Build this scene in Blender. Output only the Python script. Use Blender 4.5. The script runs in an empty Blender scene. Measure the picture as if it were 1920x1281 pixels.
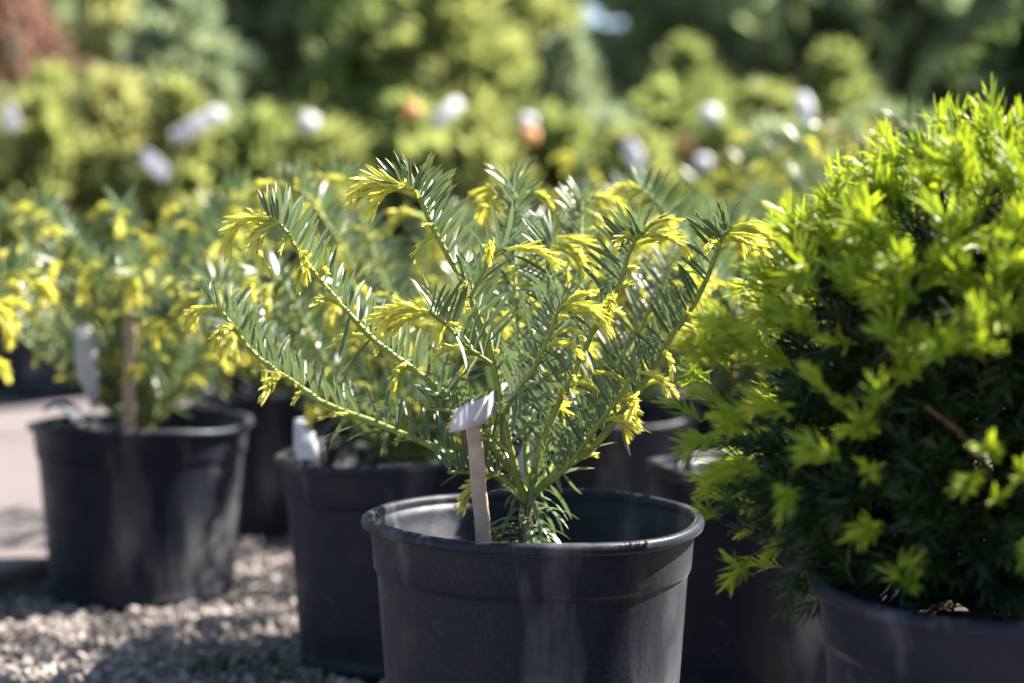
import bpy, math, random
import numpy as np
from mathutils import Vector, Matrix

R = math.radians
SC = bpy.context.scene
COL = SC.collection
rng = np.random.default_rng(11)
random.seed(11)

# ------------------------------------------------------------------ camera
CAMZ, PITCH, FPX = 0.447, R(3.28), 2970.0
cam = bpy.data.cameras.new('camera')
cam.sensor_width = 36.0
cam.lens = FPX / 1920 * 36.0
cam.clip_start, cam.clip_end = 0.05, 2000
cam.dof.use_dof = True
cam.dof.focus_distance = 1.245
cam.dof.aperture_fstop = cam.lens / 20.5
cam.dof.aperture_blades = 0
cam_o = bpy.data.objects.new('camera', cam)
cam_o.location = (0, 0, CAMZ)
cam_o.rotation_euler = (math.pi / 2 - PITCH, 0, 0)
COL.objects.link(cam_o)
SC.camera = cam_o

# ------------------------------------------------------------------ light
SUN_EL, SUN_AZ = R(47), R(111)         # azimuth measured from the camera side (-y) towards +x
SD = Vector((math.cos(SUN_EL) * math.sin(SUN_AZ), -math.cos(SUN_EL) * math.cos(SUN_AZ), math.sin(SUN_EL)))
world = bpy.data.worlds.new('World')
SC.world = world
world.use_nodes = True
nt = world.node_tree
sky = nt.nodes.new('ShaderNodeTexSky')
sky.sky_type = 'NISHITA'
sky.sun_disc = False
sky.sun_elevation = SUN_EL
sky.sun_rotation = math.atan2(SD.x, SD.y)
nt.links.new(sky.outputs[0], nt.nodes['Background'].inputs[0])
nt.nodes['Background'].inputs[1].default_value = 0.055
sun = bpy.data.lights.new('sun', 'SUN')
sun.energy = 5.0
sun.angle = R(0.53)
sun.color = (1.0, 0.93, 0.80)
sun_o = bpy.data.objects.new('sun', sun)
sun_o.rotation_euler = (-SD).to_track_quat('-Z', 'Y').to_euler()
COL.objects.link(sun_o)
SC.view_settings.view_transform = 'Standard'
SC.view_settings.look = 'None'
SC.view_settings.exposure = 2.2
SC.view_settings.gamma = 1.0
SC.cycles.use_denoising = True
SC.cycles.max_bounces = 6
SC.cycles.diffuse_bounces = 3
SC.cycles.glossy_bounces = 2
SC.cycles.transmission_bounces = 4
SC.cycles.transparent_max_bounces = 4
SC.cycles.sample_clamp_indirect = 6.0

# ------------------------------------------------------------------ pixel helpers (photo pixel + distance)
CP, SP_ = math.cos(PITCH), math.sin(PITCH)
def ray(px, py):
    a, b = (px - 960) / FPX, (640.5 - py) / FPX
    return Vector((a, CP + b * SP_, -SP_ + b * CP))
def P(px, py, Y):
    d = ray(px, py)
    return Vector((0, 0, CAMZ)) + d * (Y / d.y)
def PZ(px, py, z):
    d = ray(px, py)
    return Vector((0, 0, CAMZ)) + d * ((z - CAMZ) / d.z)

# ------------------------------------------------------------------ object helpers
def put(name, me, parent=None):
    o = bpy.data.objects.new(name, me)
    COL.objects.link(o)
    if parent: o.parent = parent
    return o
def tag(o, label=None, cat=None, group=None, kind=None):
    if label: o['label'] = label
    if cat: o['category'] = cat
    if group: o['group'] = group
    if kind: o['kind'] = kind
    return o
def empty(name, loc):
    o = bpy.data.objects.new(name, None)
    o.empty_display_size = 0.05
    o.location = loc
    COL.objects.link(o)
    return o
def build(name, V, F, mat, A=None, smooth=True):
    """V (n,3); F (m,4) quads; A (n,3) colour attribute 'tint' (along, random, edge)."""
    V = np.asarray(V, dtype=np.float32); F = np.asarray(F, dtype=np.int32)
    me = bpy.data.meshes.new(name)
    me.vertices.add(len(V)); me.vertices.foreach_set('co', V.ravel())
    k = F.shape[1]
    me.loops.add(F.size); me.loops.foreach_set('vertex_index', F.ravel())
    me.polygons.add(len(F)); me.polygons.foreach_set('loop_start', np.arange(0, F.size, k, dtype=np.int32))
    me.update(calc_edges=True)
    me.polygons.foreach_set('use_smooth', np.full(len(F), smooth))
    if A is not None:
        at = me.attributes.new('tint', 'FLOAT_COLOR', 'POINT')
        C4 = np.ones((len(V), 4), dtype=np.float32); C4[:, :3] = A
        at.data.foreach_set('color', C4.ravel())
    if mat: me.materials.append(mat)
    return me
def scatter(tpls, items):
    """items: (template index, 4x4 array, random). Returns V, F, A merged."""
    Vs, Fs, As, n = [], [], [], 0
    groups = {}
    for t, m, r in items: groups.setdefault(t, []).append((m, r))
    for t, lst in groups.items():
        V, F, A = tpls[t]
        M = np.array([m for m, _ in lst]); r = np.array([x for _, x in lst])
        W = np.einsum('kij,nj->kni', M[:, :3, :3], V) + M[:, None, :3, 3]
        k, nv = len(lst), len(V)
        AA = np.repeat(A[None], k, 0).copy()
        AA[:, :, 1] = r[:, None] * 0.75 + AA[:, :, 1] * 0.25
        FF = F[None] + (np.arange(k) * nv)[:, None, None] + n
        Vs.append(W.reshape(-1, 3)); Fs.append(FF.reshape(-1, F.shape[1])); As.append(AA.reshape(-1, 3))
        n += k * nv
    return np.concatenate(Vs), np.concatenate(Fs), np.concatenate(As)
def frame(loc, x, z, s=1.0, sy=None):
    x = np.array(x, float); x /= np.linalg.norm(x) + 1e-12
    z = np.array(z, float); z = z - x * np.dot(x, z); z /= np.linalg.norm(z) + 1e-12
    y = np.cross(z, x)
    M = np.eye(4)
    M[:3, 0], M[:3, 1], M[:3, 2], M[:3, 3] = x * s, y * (sy or s), z * s, loc
    return M
def smooth_path(pts, n):
    p = [np.array(q, float) for q in pts]
    p = [2 * p[0] - p[1]] + p + [2 * p[-1] - p[-2]]
    out, m = [], len(p) - 3
    for i in range(n):
        u = i / (n - 1) * m
        k = min(int(u), m - 1); t = u - k
        a, b, c, d = p[k:k + 4]
        out.append(0.5 * (2 * b + (c - a) * t + (2 * a - 5 * b + 4 * c - d) * t * t + (3 * b - a - 3 * c + d) * t ** 3))
    return np.array(out)
def tube(path, rad, sides=7, base=0):
    path = np.asarray(path); n = len(path)
    rad = np.broadcast_to(rad, (n,))
    T = np.gradient(path, axis=0); T /= np.linalg.norm(T, axis=1)[:, None] + 1e-12
    ref = np.array([0.31, 0.2, 0.93]) if abs(T[0, 2]) < 0.9 else np.array([1.0, 0.1, 0])
    V = []
    u = np.cross(T[0], ref); u /= np.linalg.norm(u)
    for i in range(n):
        u = u - T[i] * np.dot(u, T[i]); u /= np.linalg.norm(u)
        w = np.cross(T[i], u)
        a = np.arange(sides) / sides * 2 * math.pi
        V.append(path[i] + rad[i] * (np.cos(a)[:, None] * u + np.sin(a)[:, None] * w))
    V = np.concatenate(V)
    F = [(base + i * sides + j, base + i * sides + (j + 1) % sides, base + (i + 1) * sides + (j + 1) % sides, base + (i + 1) * sides + j)
         for i in range(n - 1) for j in range(sides)]
    return V, np.array(F)
def join(parts):
    Vs, Fs, n = [], [], 0
    for V, F in parts:
        Vs.append(V); Fs.append(np.asarray(F) + n); n += len(V)
    return np.concatenate(Vs), np.concatenate(Fs)

# ------------------------------------------------------------------ materials
def newmat(name):
    m = bpy.data.materials.new(name); m.use_nodes = True
    t = m.node_tree; t.nodes.clear()
    out = t.nodes.new('ShaderNodeOutputMaterial')
    return m, t, out
def N(t, kind, **kw):
    n = t.nodes.new(kind)
    for k, v in kw.items():
        if k.startswith('i_'): n.inputs[k[2:]].default_value = v
        else: setattr(n, k, v)
    return n
def mix(t, fac, a, b):
    n = t.nodes.new('ShaderNodeMix'); n.data_type = 'RGBA'
    for sock, v in ((n.inputs[0], fac), (n.inputs[6], a), (n.inputs[7], b)):
        if isinstance(v, (int, float)): sock.default_value = v
        elif isinstance(v, tuple): sock.default_value = (*v, 1)
        else: t.links.new(v, sock)
    return n.outputs[2]
def mapr(t, v, a, b, c=0.0, d=1.0):
    n = t.nodes.new('ShaderNodeMapRange')
    t.links.new(v, n.inputs[0])
    for i, x in zip((1, 2, 3, 4), (a, b, c, d)): n.inputs[i].default_value = x
    return n.outputs[0]
def noise(t, scale, detail=3.0, vec=None, rough=0.55):
    n = N(t, 'ShaderNodeTexNoise', i_Scale=scale, i_Detail=detail, i_Roughness=rough)
    if vec is None:
        vec = t.nodes.new('ShaderNodeTexCoord').outputs['Object']
    t.links.new(vec, n.inputs['Vector'])
    return n.outputs['Fac']
def leaf_mat(name, dark, light, tip, edge, trans=0.3, rough=0.38, spec=0.5, tipat=0.9, objrand=True, tcol=None):
    m, t, out = newmat(name)
    at = N(t, 'ShaderNodeAttribute', attribute_name='tint')
    sep = t.nodes.new('ShaderNodeSeparateColor'); t.links.new(at.outputs['Color'], sep.inputs[0])
    r = sep.outputs['Green']
    if objrand:
        oi = t.nodes.new('ShaderNodeObjectInfo')
        sh_ = N(t, 'ShaderNodeMath', operation='SUBTRACT'); t.links.new(r, sh_.inputs[0]); sh_.inputs[1].default_value = .18
        fr = N(t, 'ShaderNodeMath', operation='MULTIPLY_ADD', use_clamp=True); t.links.new(oi.outputs['Random'], fr.inputs[0]); fr.inputs[1].default_value = .36; t.links.new(sh_.outputs[0], fr.inputs[2]); r = fr.outputs[0]
    c = mix(t, r, dark, light)
    c = mix(t, mapr(t, sep.outputs['Blue'], 0.55, 1.0, 0, 0.8), c, edge)
    c = mix(t, mapr(t, sep.outputs['Red'], tipat, 1.0, 0, 0.9), c, tip)
    p = N(t, 'ShaderNodeBsdfPrincipled', i_Roughness=rough)
    p.inputs['Specular IOR Level'].default_value = spec
    t.links.new(c, p.inputs['Base Color'])
    tr = t.nodes.new('ShaderNodeBsdfTranslucent')
    t.links.new(c if tcol is None else mix(t, 0.6, c, tcol), tr.inputs['Color'])
    ms = N(t, 'ShaderNodeMixShader'); ms.inputs[0].default_value = trans
    t.links.new(p.outputs[0], ms.inputs[1]); t.links.new(tr.outputs[0], ms.inputs[2])
    t.links.new(ms.outputs[0], out.inputs[0])
    return m
def plain_mat(name, col, col2=None, rough=0.6, nscale=20, bump=0.0, bscale=60, trans=0.0, spec=0.5):
    m, t, out = newmat(name)
    p = N(t, 'ShaderNodeBsdfPrincipled', i_Roughness=rough)
    p.inputs['Specular IOR Level'].default_value = spec
    if col2: t.links.new(mix(t, mapr(t, noise(t, nscale), 0.35, 0.65), col, col2), p.inputs['Base Color'])
    else: p.inputs['Base Color'].default_value = (*col, 1)
    if bump:
        b = N(t, 'ShaderNodeBump', i_Strength=bump, i_Distance=0.002)
        t.links.new(noise(t, bscale, 6), b.inputs['Height']); t.links.new(b.outputs[0], p.inputs['Normal'])
    if trans:
        tr = t.nodes.new('ShaderNodeBsdfTranslucent'); tr.inputs[0].default_value = (*col, 1)
        ms = N(t, 'ShaderNodeMixShader'); ms.inputs[0].default_value = trans
        t.links.new(p.outputs[0], ms.inputs[1]); t.links.new(tr.outputs[0], ms.inputs[2]); t.links.new(ms.outputs[0], out.inputs[0])
    else:
        t.links.new(p.outputs[0], out.inputs[0])
    return m

def pot_material():
    m, t, out = newmat('black_plastic')
    tc = t.nodes.new('ShaderNodeTexCoord').outputs['Object']
    mp = t.nodes.new('ShaderNodeMapping'); mp.inputs['Scale'].default_value = (1, 1, 0.22); t.links.new(tc, mp.inputs[0])
    streak = mapr(t, noise(t, 26, 4, mp.outputs[0]), 0.5, 0.78)
    fine = mapr(t, noise(t, 340, 3, tc), 0.5, 0.8)
    big = mapr(t, noise(t, 9, 4, tc), 0.42, 0.72)
    v = N(t, 'ShaderNodeTexVoronoi', i_Scale=26.0, feature='DISTANCE_TO_EDGE')
    wn = N(t, 'ShaderNodeMixRGB', blend_type='ADD'); wn.inputs[0].default_value = 0.12
    t.links.new(tc, wn.inputs[1])
    nz = N(t, 'ShaderNodeTexNoise', i_Scale=14.0); t.links.new(tc, nz.inputs['Vector']); t.links.new(nz.outputs['Color'], wn.inputs[2])
    t.links.new(wn.outputs[0], v.inputs['Vector'])
    scr = mapr(t, v.outputs['Distance'], 0.0, 0.018, 1, 0)
    gate = mapr(t, noise(t, 16, 2, tc), 0.62, 0.68)
    sc2 = N(t, 'ShaderNodeMath', operation='MULTIPLY'); t.links.new(scr, sc2.inputs[0]); t.links.new(gate, sc2.inputs[1])
    d1 = N(t, 'ShaderNodeMath', operation='MULTIPLY'); t.links.new(streak, d1.inputs[0]); t.links.new(mapr(t, noise(t, 9, 4, tc), .36, .62), d1.inputs[1])
    base = mix(t, fine, (0.0085, 0.0118, 0.0215), (0.020, 0.024, 0.038))
    base = mix(t, d1.outputs[0], base, (0.16, 0.152, 0.17))
    sm = N(t, 'ShaderNodeMath', operation='MULTIPLY', use_clamp=True); t.links.new(sc2.outputs[0], sm.inputs[0]); sm.inputs[1].default_value = 0.14
    base = mix(t, sm.outputs[0], base, (0.3, 0.3, 0.31))
    p = N(t, 'ShaderNodeBsdfPrincipled'); p.inputs['Specular IOR Level'].default_value = 0.20; p.inputs['Sheen Weight'].default_value = 0.10; p.inputs['Sheen Roughness'].default_value = 0.35; p.inputs['Sheen Tint'].default_value = (.8, .78, .85, 1)
    t.links.new(base, p.inputs['Base Color'])
    t.links.new(mapr(t, noise(t, 30, 4, tc), 0.3, 0.7, 0.36, 0.6), p.inputs['Roughness'])
    b = N(t, 'ShaderNodeBump', i_Strength=0.25, i_Distance=0.001)
    t.links.new(noise(t, 220, 4, tc), b.inputs['Height']); t.links.new(b.outputs[0], p.inputs['Normal'])
    t.links.new(p.outputs[0], out.inputs[0])
    return m

M = {}
M['needle'] = leaf_mat('plum_yew_needle', (0.046, 0.082, 0.046), (0.118, 0.170, 0.092), (0.42, 0.24, 0.06), (0.28, 0.34, 0.18), 0.24, 0.34, 0.7, tcol=(0.20, 0.30, 0.08))
M['shoot'] = leaf_mat('plum_yew_new_shoot', (0.45, 0.53, 0.10), (0.73, 0.69, 0.17), (0.66, 0.48, 0.12), (0.70, 0.66, 0.22), 0.5, 0.42, 0.45, 0.8, tcol=(0.84, 0.78, 0.06))
M['twig'] = plain_mat('green_twig', (0.13, 0.19, 0.035), (0.22, 0.25, 0.05), 0.5, 90, 0.4, 200)
M['bark'] = plain_mat('brown_stem', (0.07, 0.04, 0.025), (0.13, 0.075, 0.045), 0.8, 120, 0.8, 180)
M['yewdark'] = leaf_mat('yew_old_needle', (0.008, 0.020, 0.006), (0.024, 0.050, 0.012), (0.05, 0.07, 0.02), (0.04, 0.07, 0.02), 0.15, 0.45, 0.35, tcol=(0.06, 0.12, 0.01))
M['yewnew'] = leaf_mat('yew_new_needle', (0.17, 0.31, 0.024), (0.33, 0.42, 0.032), (0.55, 0.50, 0.06), (0.36, 0.43, 0.05), 0.45, 0.42, 0.45, 0.85, tcol=(0.42, 0.50, 0.012))
M['pot'] = pot_material()
M['soil'] = plain_mat('potting_soil', (0.02, 0.014, 0.01), (0.05, 0.035, 0.025), 0.95, 70, 1.0, 120)
M['stake'] = plain_mat('wooden_stake', (0.42, 0.32, 0.255), (0.32, 0.235, 0.185), 0.75, 60, 0.5, 150)
M['tag'] = plain_mat('white_tag', (0.70, 0.70, 0.76), (0.64, 0.64, 0.70), 0.45, 30, trans=0.45)
M['tagorange'] = plain_mat('orange_tag', (0.50, 0.24, 0.06), (0.42, 0.20, 0.05), 0.5, 30, trans=0.25)
M['tagpink'] = plain_mat('pale_pink_tag', (0.80, 0.66, 0.62), (0.72, 0.58, 0.55), 0.5, 30, trans=0.25)

# ------------------------------------------------------------------ needle templates
def needle_tpl(width, curve, sickle, across=3, segs=5, seed=0.5):
    """unit length along +X, flat in XY, midrib groove"""
    xs = np.linspace(0, 1, segs + 1)
    prof = np.interp(xs, [0, 0.08, 0.3, 0.75, 0.92, 1.0], [0.25, 0.75, 1.0, 0.92, 0.6, 0.06])
    V, A = [], []
    for x, w in zip(xs, prof):
        for j in range(across):
            e = -1 + 2 * j / (across - 1)
            V.append((x, sickle * x * x + e * w * width / 2, curve * x * x + (0.25 * width * w * abs(e) if across > 2 else 0)))
            A.append((x, seed, abs(e) if across > 2 else 0.35))
    F = [(i * across + j, i * across + j + 1, (i + 1) * across + j + 1, (i + 1) * across + j) for i in range(segs) for j in range(across - 1)]
    V = np.array(V); V[:, 0] -= 0.3 * (curve ** 2 + sickle ** 2) * V[:, 0] ** 3
    return V, np.array(F), np.array(A, float)
HERO_N = [needle_tpl(0.105, c, s, 3, 6, g) for c, s, g in ((-.05, .05, .1), (-.16, -.08, .35), (.06, .10, .6), (-.24, .02, .85), (-.10, -.14, .5))]
FAR_N = [needle_tpl(0.12, c, s, 2, 3, g) for c, s, g in ((-.05, .05, .1), (-.16, -.08, .4), (.05, .1, .8))]
YEW_N = [needle_tpl(0.115, c, s, 3, 4, g) for c, s, g in ((-.05, .06, .2), (-.14, -.08, .5), (.06, .0, .8))]
SMALL_N = [needle_tpl(0.17, c, s, 3, 4, g) for c, s, g in ((-.05, .06, .2), (-.14, -.08, .5), (.06, .0, .8))]

def shoot_tpl(L, droop, nn, nl, spread, seed, up=0.0, tplN=SMALL_N, flat=0.0, core=0.0016, start=0.12):
    """soft shoot: starts along +X, bends to -Z by 'droop' radians; needles fan forward"""
    g = np.random.default_rng(seed)
    n = 9
    ang = droop * np.linspace(0, 1, n) ** 1.2
    step = L / (n - 1)
    pts = [np.zeros(3)]
    sway = g.uniform(-.25, .25)
    for a in ang[:-1]:
        pts.append(pts[-1] + step * np.array([math.cos(a), sway * 0.3, -math.sin(a)]))
    pts = np.array(pts)
    Vt, Ft = tube(pts, np.interp(np.linspace(0, 1, n), [0, .15, .8, 1], [core * .7, core, core * .8, core * .3]), 5)
    At = np.zeros((len(Vt), 3)); At[:, 0] = 0.3; At[:, 1] = .05; At[:, 2] = 0.3
    items = []
    for i in range(nn):
        u = start + (1 - start) * (i + g.uniform(0, .8)) / nn
        u = min(u, 0.995)
        k = u * (n - 1); k0 = min(int(k), n - 2)
        p = pts[k0] + (pts[k0 + 1] - pts[k0]) * (k - k0)
        t = pts[k0 + 1] - pts[k0]; t /= np.linalg.norm(t)
        s = np.array([0, 1.0, 0]); w = np.cross(t, s)
        phi = i * 2.4 + g.uniform(-.4, .4)
        a, b = math.cos(phi), math.sin(phi) * (1 - flat)
        side = a * s + b * w; side /= np.linalg.norm(side)
        sp = spread * g.uniform(.75, 1.25) * (1.0 - 0.45 * max(0, u - .6) / .4)
        d = math.cos(sp) * t + math.sin(sp) * side + np.array([0, 0, up])
        l = nl * g.uniform(.8, 1.15) * np.interp(u, [0, .3, .75, 1], [.7, 1, 1, .8])
        items.append((g.integers(len(tplN)), frame(p, d, side + .4 * g.normal(size=3), l), .28 + .47 * u + .3 * g.uniform()))
    V, F, A = scatter(tplN, items)
    return np.concatenate([Vt, V]), np.concatenate([Ft, F + len(Vt)]), np.concatenate([At, A])

SH_BIG = [build('new_shoot_mesh', *(lambda r: (r[0], r[1], M['shoot'], r[2]))(shoot_tpl(.033, dr, 30, .0145, .36, s))) for s, dr in enumerate((1.35, 1.6, 1.1, 1.85))]
SH_MID = [build('new_shoot_mesh', *(lambda r: (r[0], r[1], M['shoot'], r[2]))(shoot_tpl(.027, dr, 22, .0105, .27, 10 + s, core=.0019))) for s, dr in enumerate((1.4, 1.0, 1.8, 1.2, .6))]
SH_BUD = [build('new_shoot_mesh', *(lambda r: (r[0], r[1], M['shoot'], r[2]))(shoot_tpl(.010, dr, 14, .007, .30, 20 + s, core=.0017))) for s, dr in enumerate((.5, 1.0))]

# ------------------------------------------------------------------ pots
POT_R, POT_H = 0.142, 0.227
def lathe(prof, seg=72, wob=0.0, seed=0, smoothc=False):
    g = np.random.default_rng(seed)
    a = np.arange(seg) / seg * 2 * math.pi
    p1, p2, p3 = g.uniform(0, 6.28, 3)
    V = []
    for r, z in prof:
        k = wob * (z / POT_H) ** 2
        rr = r * (1 + k * (0.018 * np.cos(2 * a + p1) + 0.006 * np.cos(3 * a + p2)))
        zz = z + k * (0.0035 * np.cos(2 * a + p3) + .0015 * np.cos(5 * a + p1))
        V.append(np.stack([rr * np.cos(a), rr * np.sin(a), zz], 1))
    V = np.concatenate(V); n = len(prof)
    F = [(i * seg + j, i * seg + (j + 1) % seg, (i + 1) * seg + (j + 1) % seg, (i + 1) * seg + j) for i in range(n - 1) for j in range(seg)]
    return V, np.array(F)
def pot_parts(root, wob=1.0, seed=0, scale=1.0, holes=True):
    """pot body (outer + inner wall, floor, foot), rolled rim as sub-part, soil"""
    r, h = POT_R, POT_H
    body = [(.004, .006), (.100, .006), (.112, .000), (.1175, .000), (.1195, .004), (.1200, .012), (.1185, .016), (.1190, .022),
            (.1225, .075), (.1262, .130), (.1292, .178), (.1300, .1815), (.1312, .1828), (.1322, .1850), (.1334, .2050), (.1348, .2125), (.1350, .2170), (.1356, .2195)]
    inner = [(.1338, .2195), (.1325, .212), (.1316, .2105), (.1312, .202), (.1296, .2005), (.1290, .190), (.1272, .1885), (.1262, .178), (.1245, .14), (.1205, .09)]
    V, F = lathe(body + inner, 72, wob, seed)
    po = put('pot', build('pot_mesh', V, F, M['pot']), root)
    rim = [(.1350, .2185), (.1385, .2170), (.1412, .2182), (.1422, .2212), (.1415, .2248), (.1395, .2268), (.1370, .2272), (.1345, .2258), (.1334, .2230), (.1336, .2190)]
    V, F = lathe(rim, 72, wob, seed)
    put('rim', build('rim_mesh', V, F, M['pot']), po)
    rings = [(r_, z_) for r_, z_ in zip(np.linspace(.002, .1255, 16), [.183] * 16)]
    V, F = lathe(rings, 48, 0, seed)
    g = np.random.default_rng(seed)
    V[:, 2] += g.normal(0, .0025, len(V)) - .004 * (np.hypot(V[:, 0], V[:, 1]) / .126) ** 2
    put('soil', build('soil_mesh', V, F, M['soil'], smooth=False), root)
    return po

# ------------------------------------------------------------------ plum yew
def unit(v):
    v = np.asarray(v, float); return v / (np.linalg.norm(v) + 1e-12)
def add_plum_yew(root, branches, stem_pts, seed, hero=False, shoot_gap=.034, nl=.035, gap=.0056):
    """branches: list of dicts path (local pts), r0. Needles stand in a V on the upper / inner side."""
    g = np.random.default_rng(seed)
    sp = smooth_path(stem_pts, 8)
    V, F = tube(sp, np.linspace(.0075, .005, 8), 8)
    put('stem', build('stem_mesh', V, F, M['bark']), root)
    needles, shoots = [], []
    objs = []
    for bi, b in enumerate(branches):
        pts = np.array(b['path'])
        L = np.sum(np.linalg.norm(np.diff(pts, axis=0), axis=1))
        n = max(8, int(L / .008))
        path = smooth_path(pts, n)
        path = path + np.cumsum(g.normal(0, .00022, (n, 3)), 0) + g.normal(0, .00025, (n, 3))
        rad = np.linspace(b.get('r0', .0032), .0013, n) * (1 + .10 * g.normal(size=n))
        V, F = tube(path, rad, 7)
        bo = put('branch', build('branch_mesh', V, F, M['twig']), root)
        objs.append(bo)
        T = np.gradient(path, axis=0); T /= np.linalg.norm(T, axis=1)[:, None]
        u0 = b.get('bare', .12)
        cnt = int(L * (1 - u0) / gap)
        axis = np.array([stem_pts[-1][0], stem_pts[-1][1]])
        for i in range(cnt):
            u = u0 + (1 - u0) * (i + g.uniform(-.4, .4)) / cnt
            k = np.clip(u, 0, .999) * (n - 1); k0 = int(k); f = k - k0
            p = path[k0] * (1 - f) + path[min(k0 + 1, n - 1)] * f
            t = T[k0]
            inw = np.array([axis[0] - p[0], axis[1] - p[1], 0]); inw = inw / (np.linalg.norm(inw) + 1e-6)
            ad = unit(inw * .55 + np.array([0, 0, 1.0])); ad = unit(ad - t * np.dot(ad, t))
            sd = np.cross(t, ad)
            for s in (-1, 1):
                if g.uniform() < .06: continue
                lean = g.normal(0, .10)
                d = unit(ad * (.80 + g.normal(0, .08)) + sd * s * (.46 + lean * .7) + t * (.46 + .35 * max(0, u - .8) / .2 + g.normal(0, .07)))
                l = nl * g.uniform(.82, 1.15) * np.interp(u, [0, .25, .85, 1], [.85, 1.0, 1.0, .75])
                z = unit(np.cross(d, t)) * s + .18 * g.normal(size=3)
                needles.append((bi, int(g.integers(len(HERO_N if hero else FAR_N))), frame(p + d * rad[k0] * .6, d, z, l), g.uniform(), p[1] + d[1] * l * .5))
        # odd older needles curving away underneath
        for i in range(int(L / .03)):
            u = g.uniform(.05, .55); k0 = int(u * (n - 1)); p = path[k0]; t = T[k0]
            d = unit(g.normal(size=3) * .8 + t * .5 + np.array([0, 0, -.25]))
            needles.append((bi, int(g.integers(len(HERO_N if hero else FAR_N))), frame(p, d, np.array([0, 0, 1.]) + .3 * g.normal(size=3), nl * g.uniform(.9, 1.25)), g.uniform(), p[1]))
        # terminal shoots and side shoots
        tip, tt = path[-1], T[-1]
        hd = b.get('tipdir')
        for k in range(b.get('ntip', int(g.integers(2, 4)))):
            d = unit((np.array(hd) if hd is not None else tt * np.array([1, 1, .35])) + g.normal(0, .30, 3) * (k > 0))
            shoots.append((bi, SH_BIG[int(g.integers(4))] if k == 0 or g.uniform() < .4 else SH_MID[int(g.integers(5))], tip - tt * .004 * k, d, g.uniform(.95, 1.25) * b.get('ts', 1.1)))
        m = int(L * .75 / shoot_gap)
        for i in range(m):
            u = .30 + .68 * (i + g.uniform(-.35, .35)) / max(m, 1)
            if g.uniform() < .12: continue
            k0 = int(np.clip(u, .1, .97) * (n - 1)); t = T[k0]
            side = unit(np.cross(t, [0, 0, 1.0])) * g.choice([-1, 1])
            d = unit(side * .9 + t * .45 + g.normal(0, .35, 3) + np.array([0, -.25, .12]))
            q = g.uniform()
            me = SH_BUD[int(g.integers(2))] if q < .22 else (SH_MID[int(g.integers(5))] if q < .82 else SH_BIG[int(g.integers(4))])
            shoots.append((bi, me, path[k0], d, g.uniform(.85, 1.25)))
    for bi, me, p, d, s in shoots:
        o = put('new_shoot', me, objs[bi])
        o.matrix_local = Matrix(frame(p, d, np.array([0, 0, 1.0]) + .15 * g.normal(size=3), s).tolist())
    T_ = HERO_N if hero else FAR_N
    if hero:
        order = sorted(range(len(needles)), key=lambda i: needles[i][4])
        front = set(order[:300])
        for i in front:
            bi, ti, m, r, _ = needles[i]
            o = put('needle', HERO_ME[ti], objs[bi]); o.matrix_local = Matrix(m.tolist())
        rest = [(n_[1], n_[2], n_[3]) for i, n_ in enumerate(needles) if i not in front]
    else:
        rest = [(n_[1], n_[2], n_[3]) for n_ in needles]
    V, F, A = scatter(T_, rest)
    tag(put('needles', build('needles_mesh', V, F, M['needle'], A), root), kind='stuff')
HERO_ME = [build('needle_mesh', V, F, M['needle'], A) for V, F, A in HERO_N]

def random_branches(seed, n, height, spread, base=(0, 0, .20)):
    g = np.random.default_rng(seed)
    out = []
    for i in range(n):
        az = i * 2.4 + g.uniform(-.4, .4)
        sp = spread * (.35 + .75 * g.uniform())
        hh = height * g.uniform(.62, 1.0) * (1.05 - .35 * sp / spread)
        dx, dy = math.cos(az), math.sin(az)
        b = np.array(base) + [0, 0, .03 * g.uniform()]
        tip = np.array([dx * sp, dy * sp, base[2] + hh])
        mid = b * .45 + tip * .55 + np.array([dx, dy, 0]) * sp * .10 + [0, 0, .03 * g.uniform(-.3, 1)]
        end = tip + np.array([dx * .02, dy * .02, -.002])
        out.append(dict(path=[b, mid * .5 + b * .5 + [0, 0, -.004], mid, tip, end], r0=.003 * g.uniform(.8, 1.2)))
        if g.uniform() < .75:
            s = mid; sgn = g.choice([-1, 1]); az2 = az + sgn * g.uniform(.5, .9); l = g.uniform(.06, .11)
            e = s + np.array([math.cos(az2) * l * .8, math.sin(az2) * l * .8, l * .8])
            out.append(dict(path=[s, (s + e) / 2 + [0, 0, .006], e], r0=.002, ntip=2))
    return out

# ================================================================== the setting
def sheet(name, x0, x1, y0, y1, z, mat, nx=2, ny=2):
    xs, ys = np.linspace(x0, x1, nx), np.linspace(y0, y1, ny)
    V = np.array([(x, y, z) for y in ys for x in xs])
    F = [(j * nx + i, j * nx + i + 1, (j + 1) * nx + i + 1, (j + 1) * nx + i) for j in range(ny - 1) for i in range(nx - 1)]
    return build(name, V, np.array(F), mat)
def ground_mat():
    m, t, out = newmat('crushed_stone_ground')
    tc = t.nodes.new('ShaderNodeTexCoord').outputs['Object']
    v = N(t, 'ShaderNodeTexVoronoi', i_Scale=110.0); t.links.new(tc, v.inputs['Vector'])
    c = mix(t, mapr(t, noise(t, 3, 5, tc), .35, .7), (0.16, 0.14, 0.13), (0.22, 0.195, 0.18))
    c = mix(t, mapr(t, v.outputs['Distance'], 0.25, 0.7, 0, .6), c, (0.09, 0.075, 0.065))
    p = N(t, 'ShaderNodeBsdfPrincipled', i_Roughness=.9); t.links.new(c, p.inputs['Base Color'])
    b = N(t, 'ShaderNodeBump', i_Strength=.8, i_Distance=.006); b.invert = True
    t.links.new(v.outputs['Distance'], b.inputs['Height']); t.links.new(b.outputs[0], p.inputs['Normal'])
    t.links.new(p.outputs[0], out.inputs[0]); return m
tag(put('ground', sheet('ground_mesh', -400, 400, -30, 800, -.004, ground_mat())), kind='structure')

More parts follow.
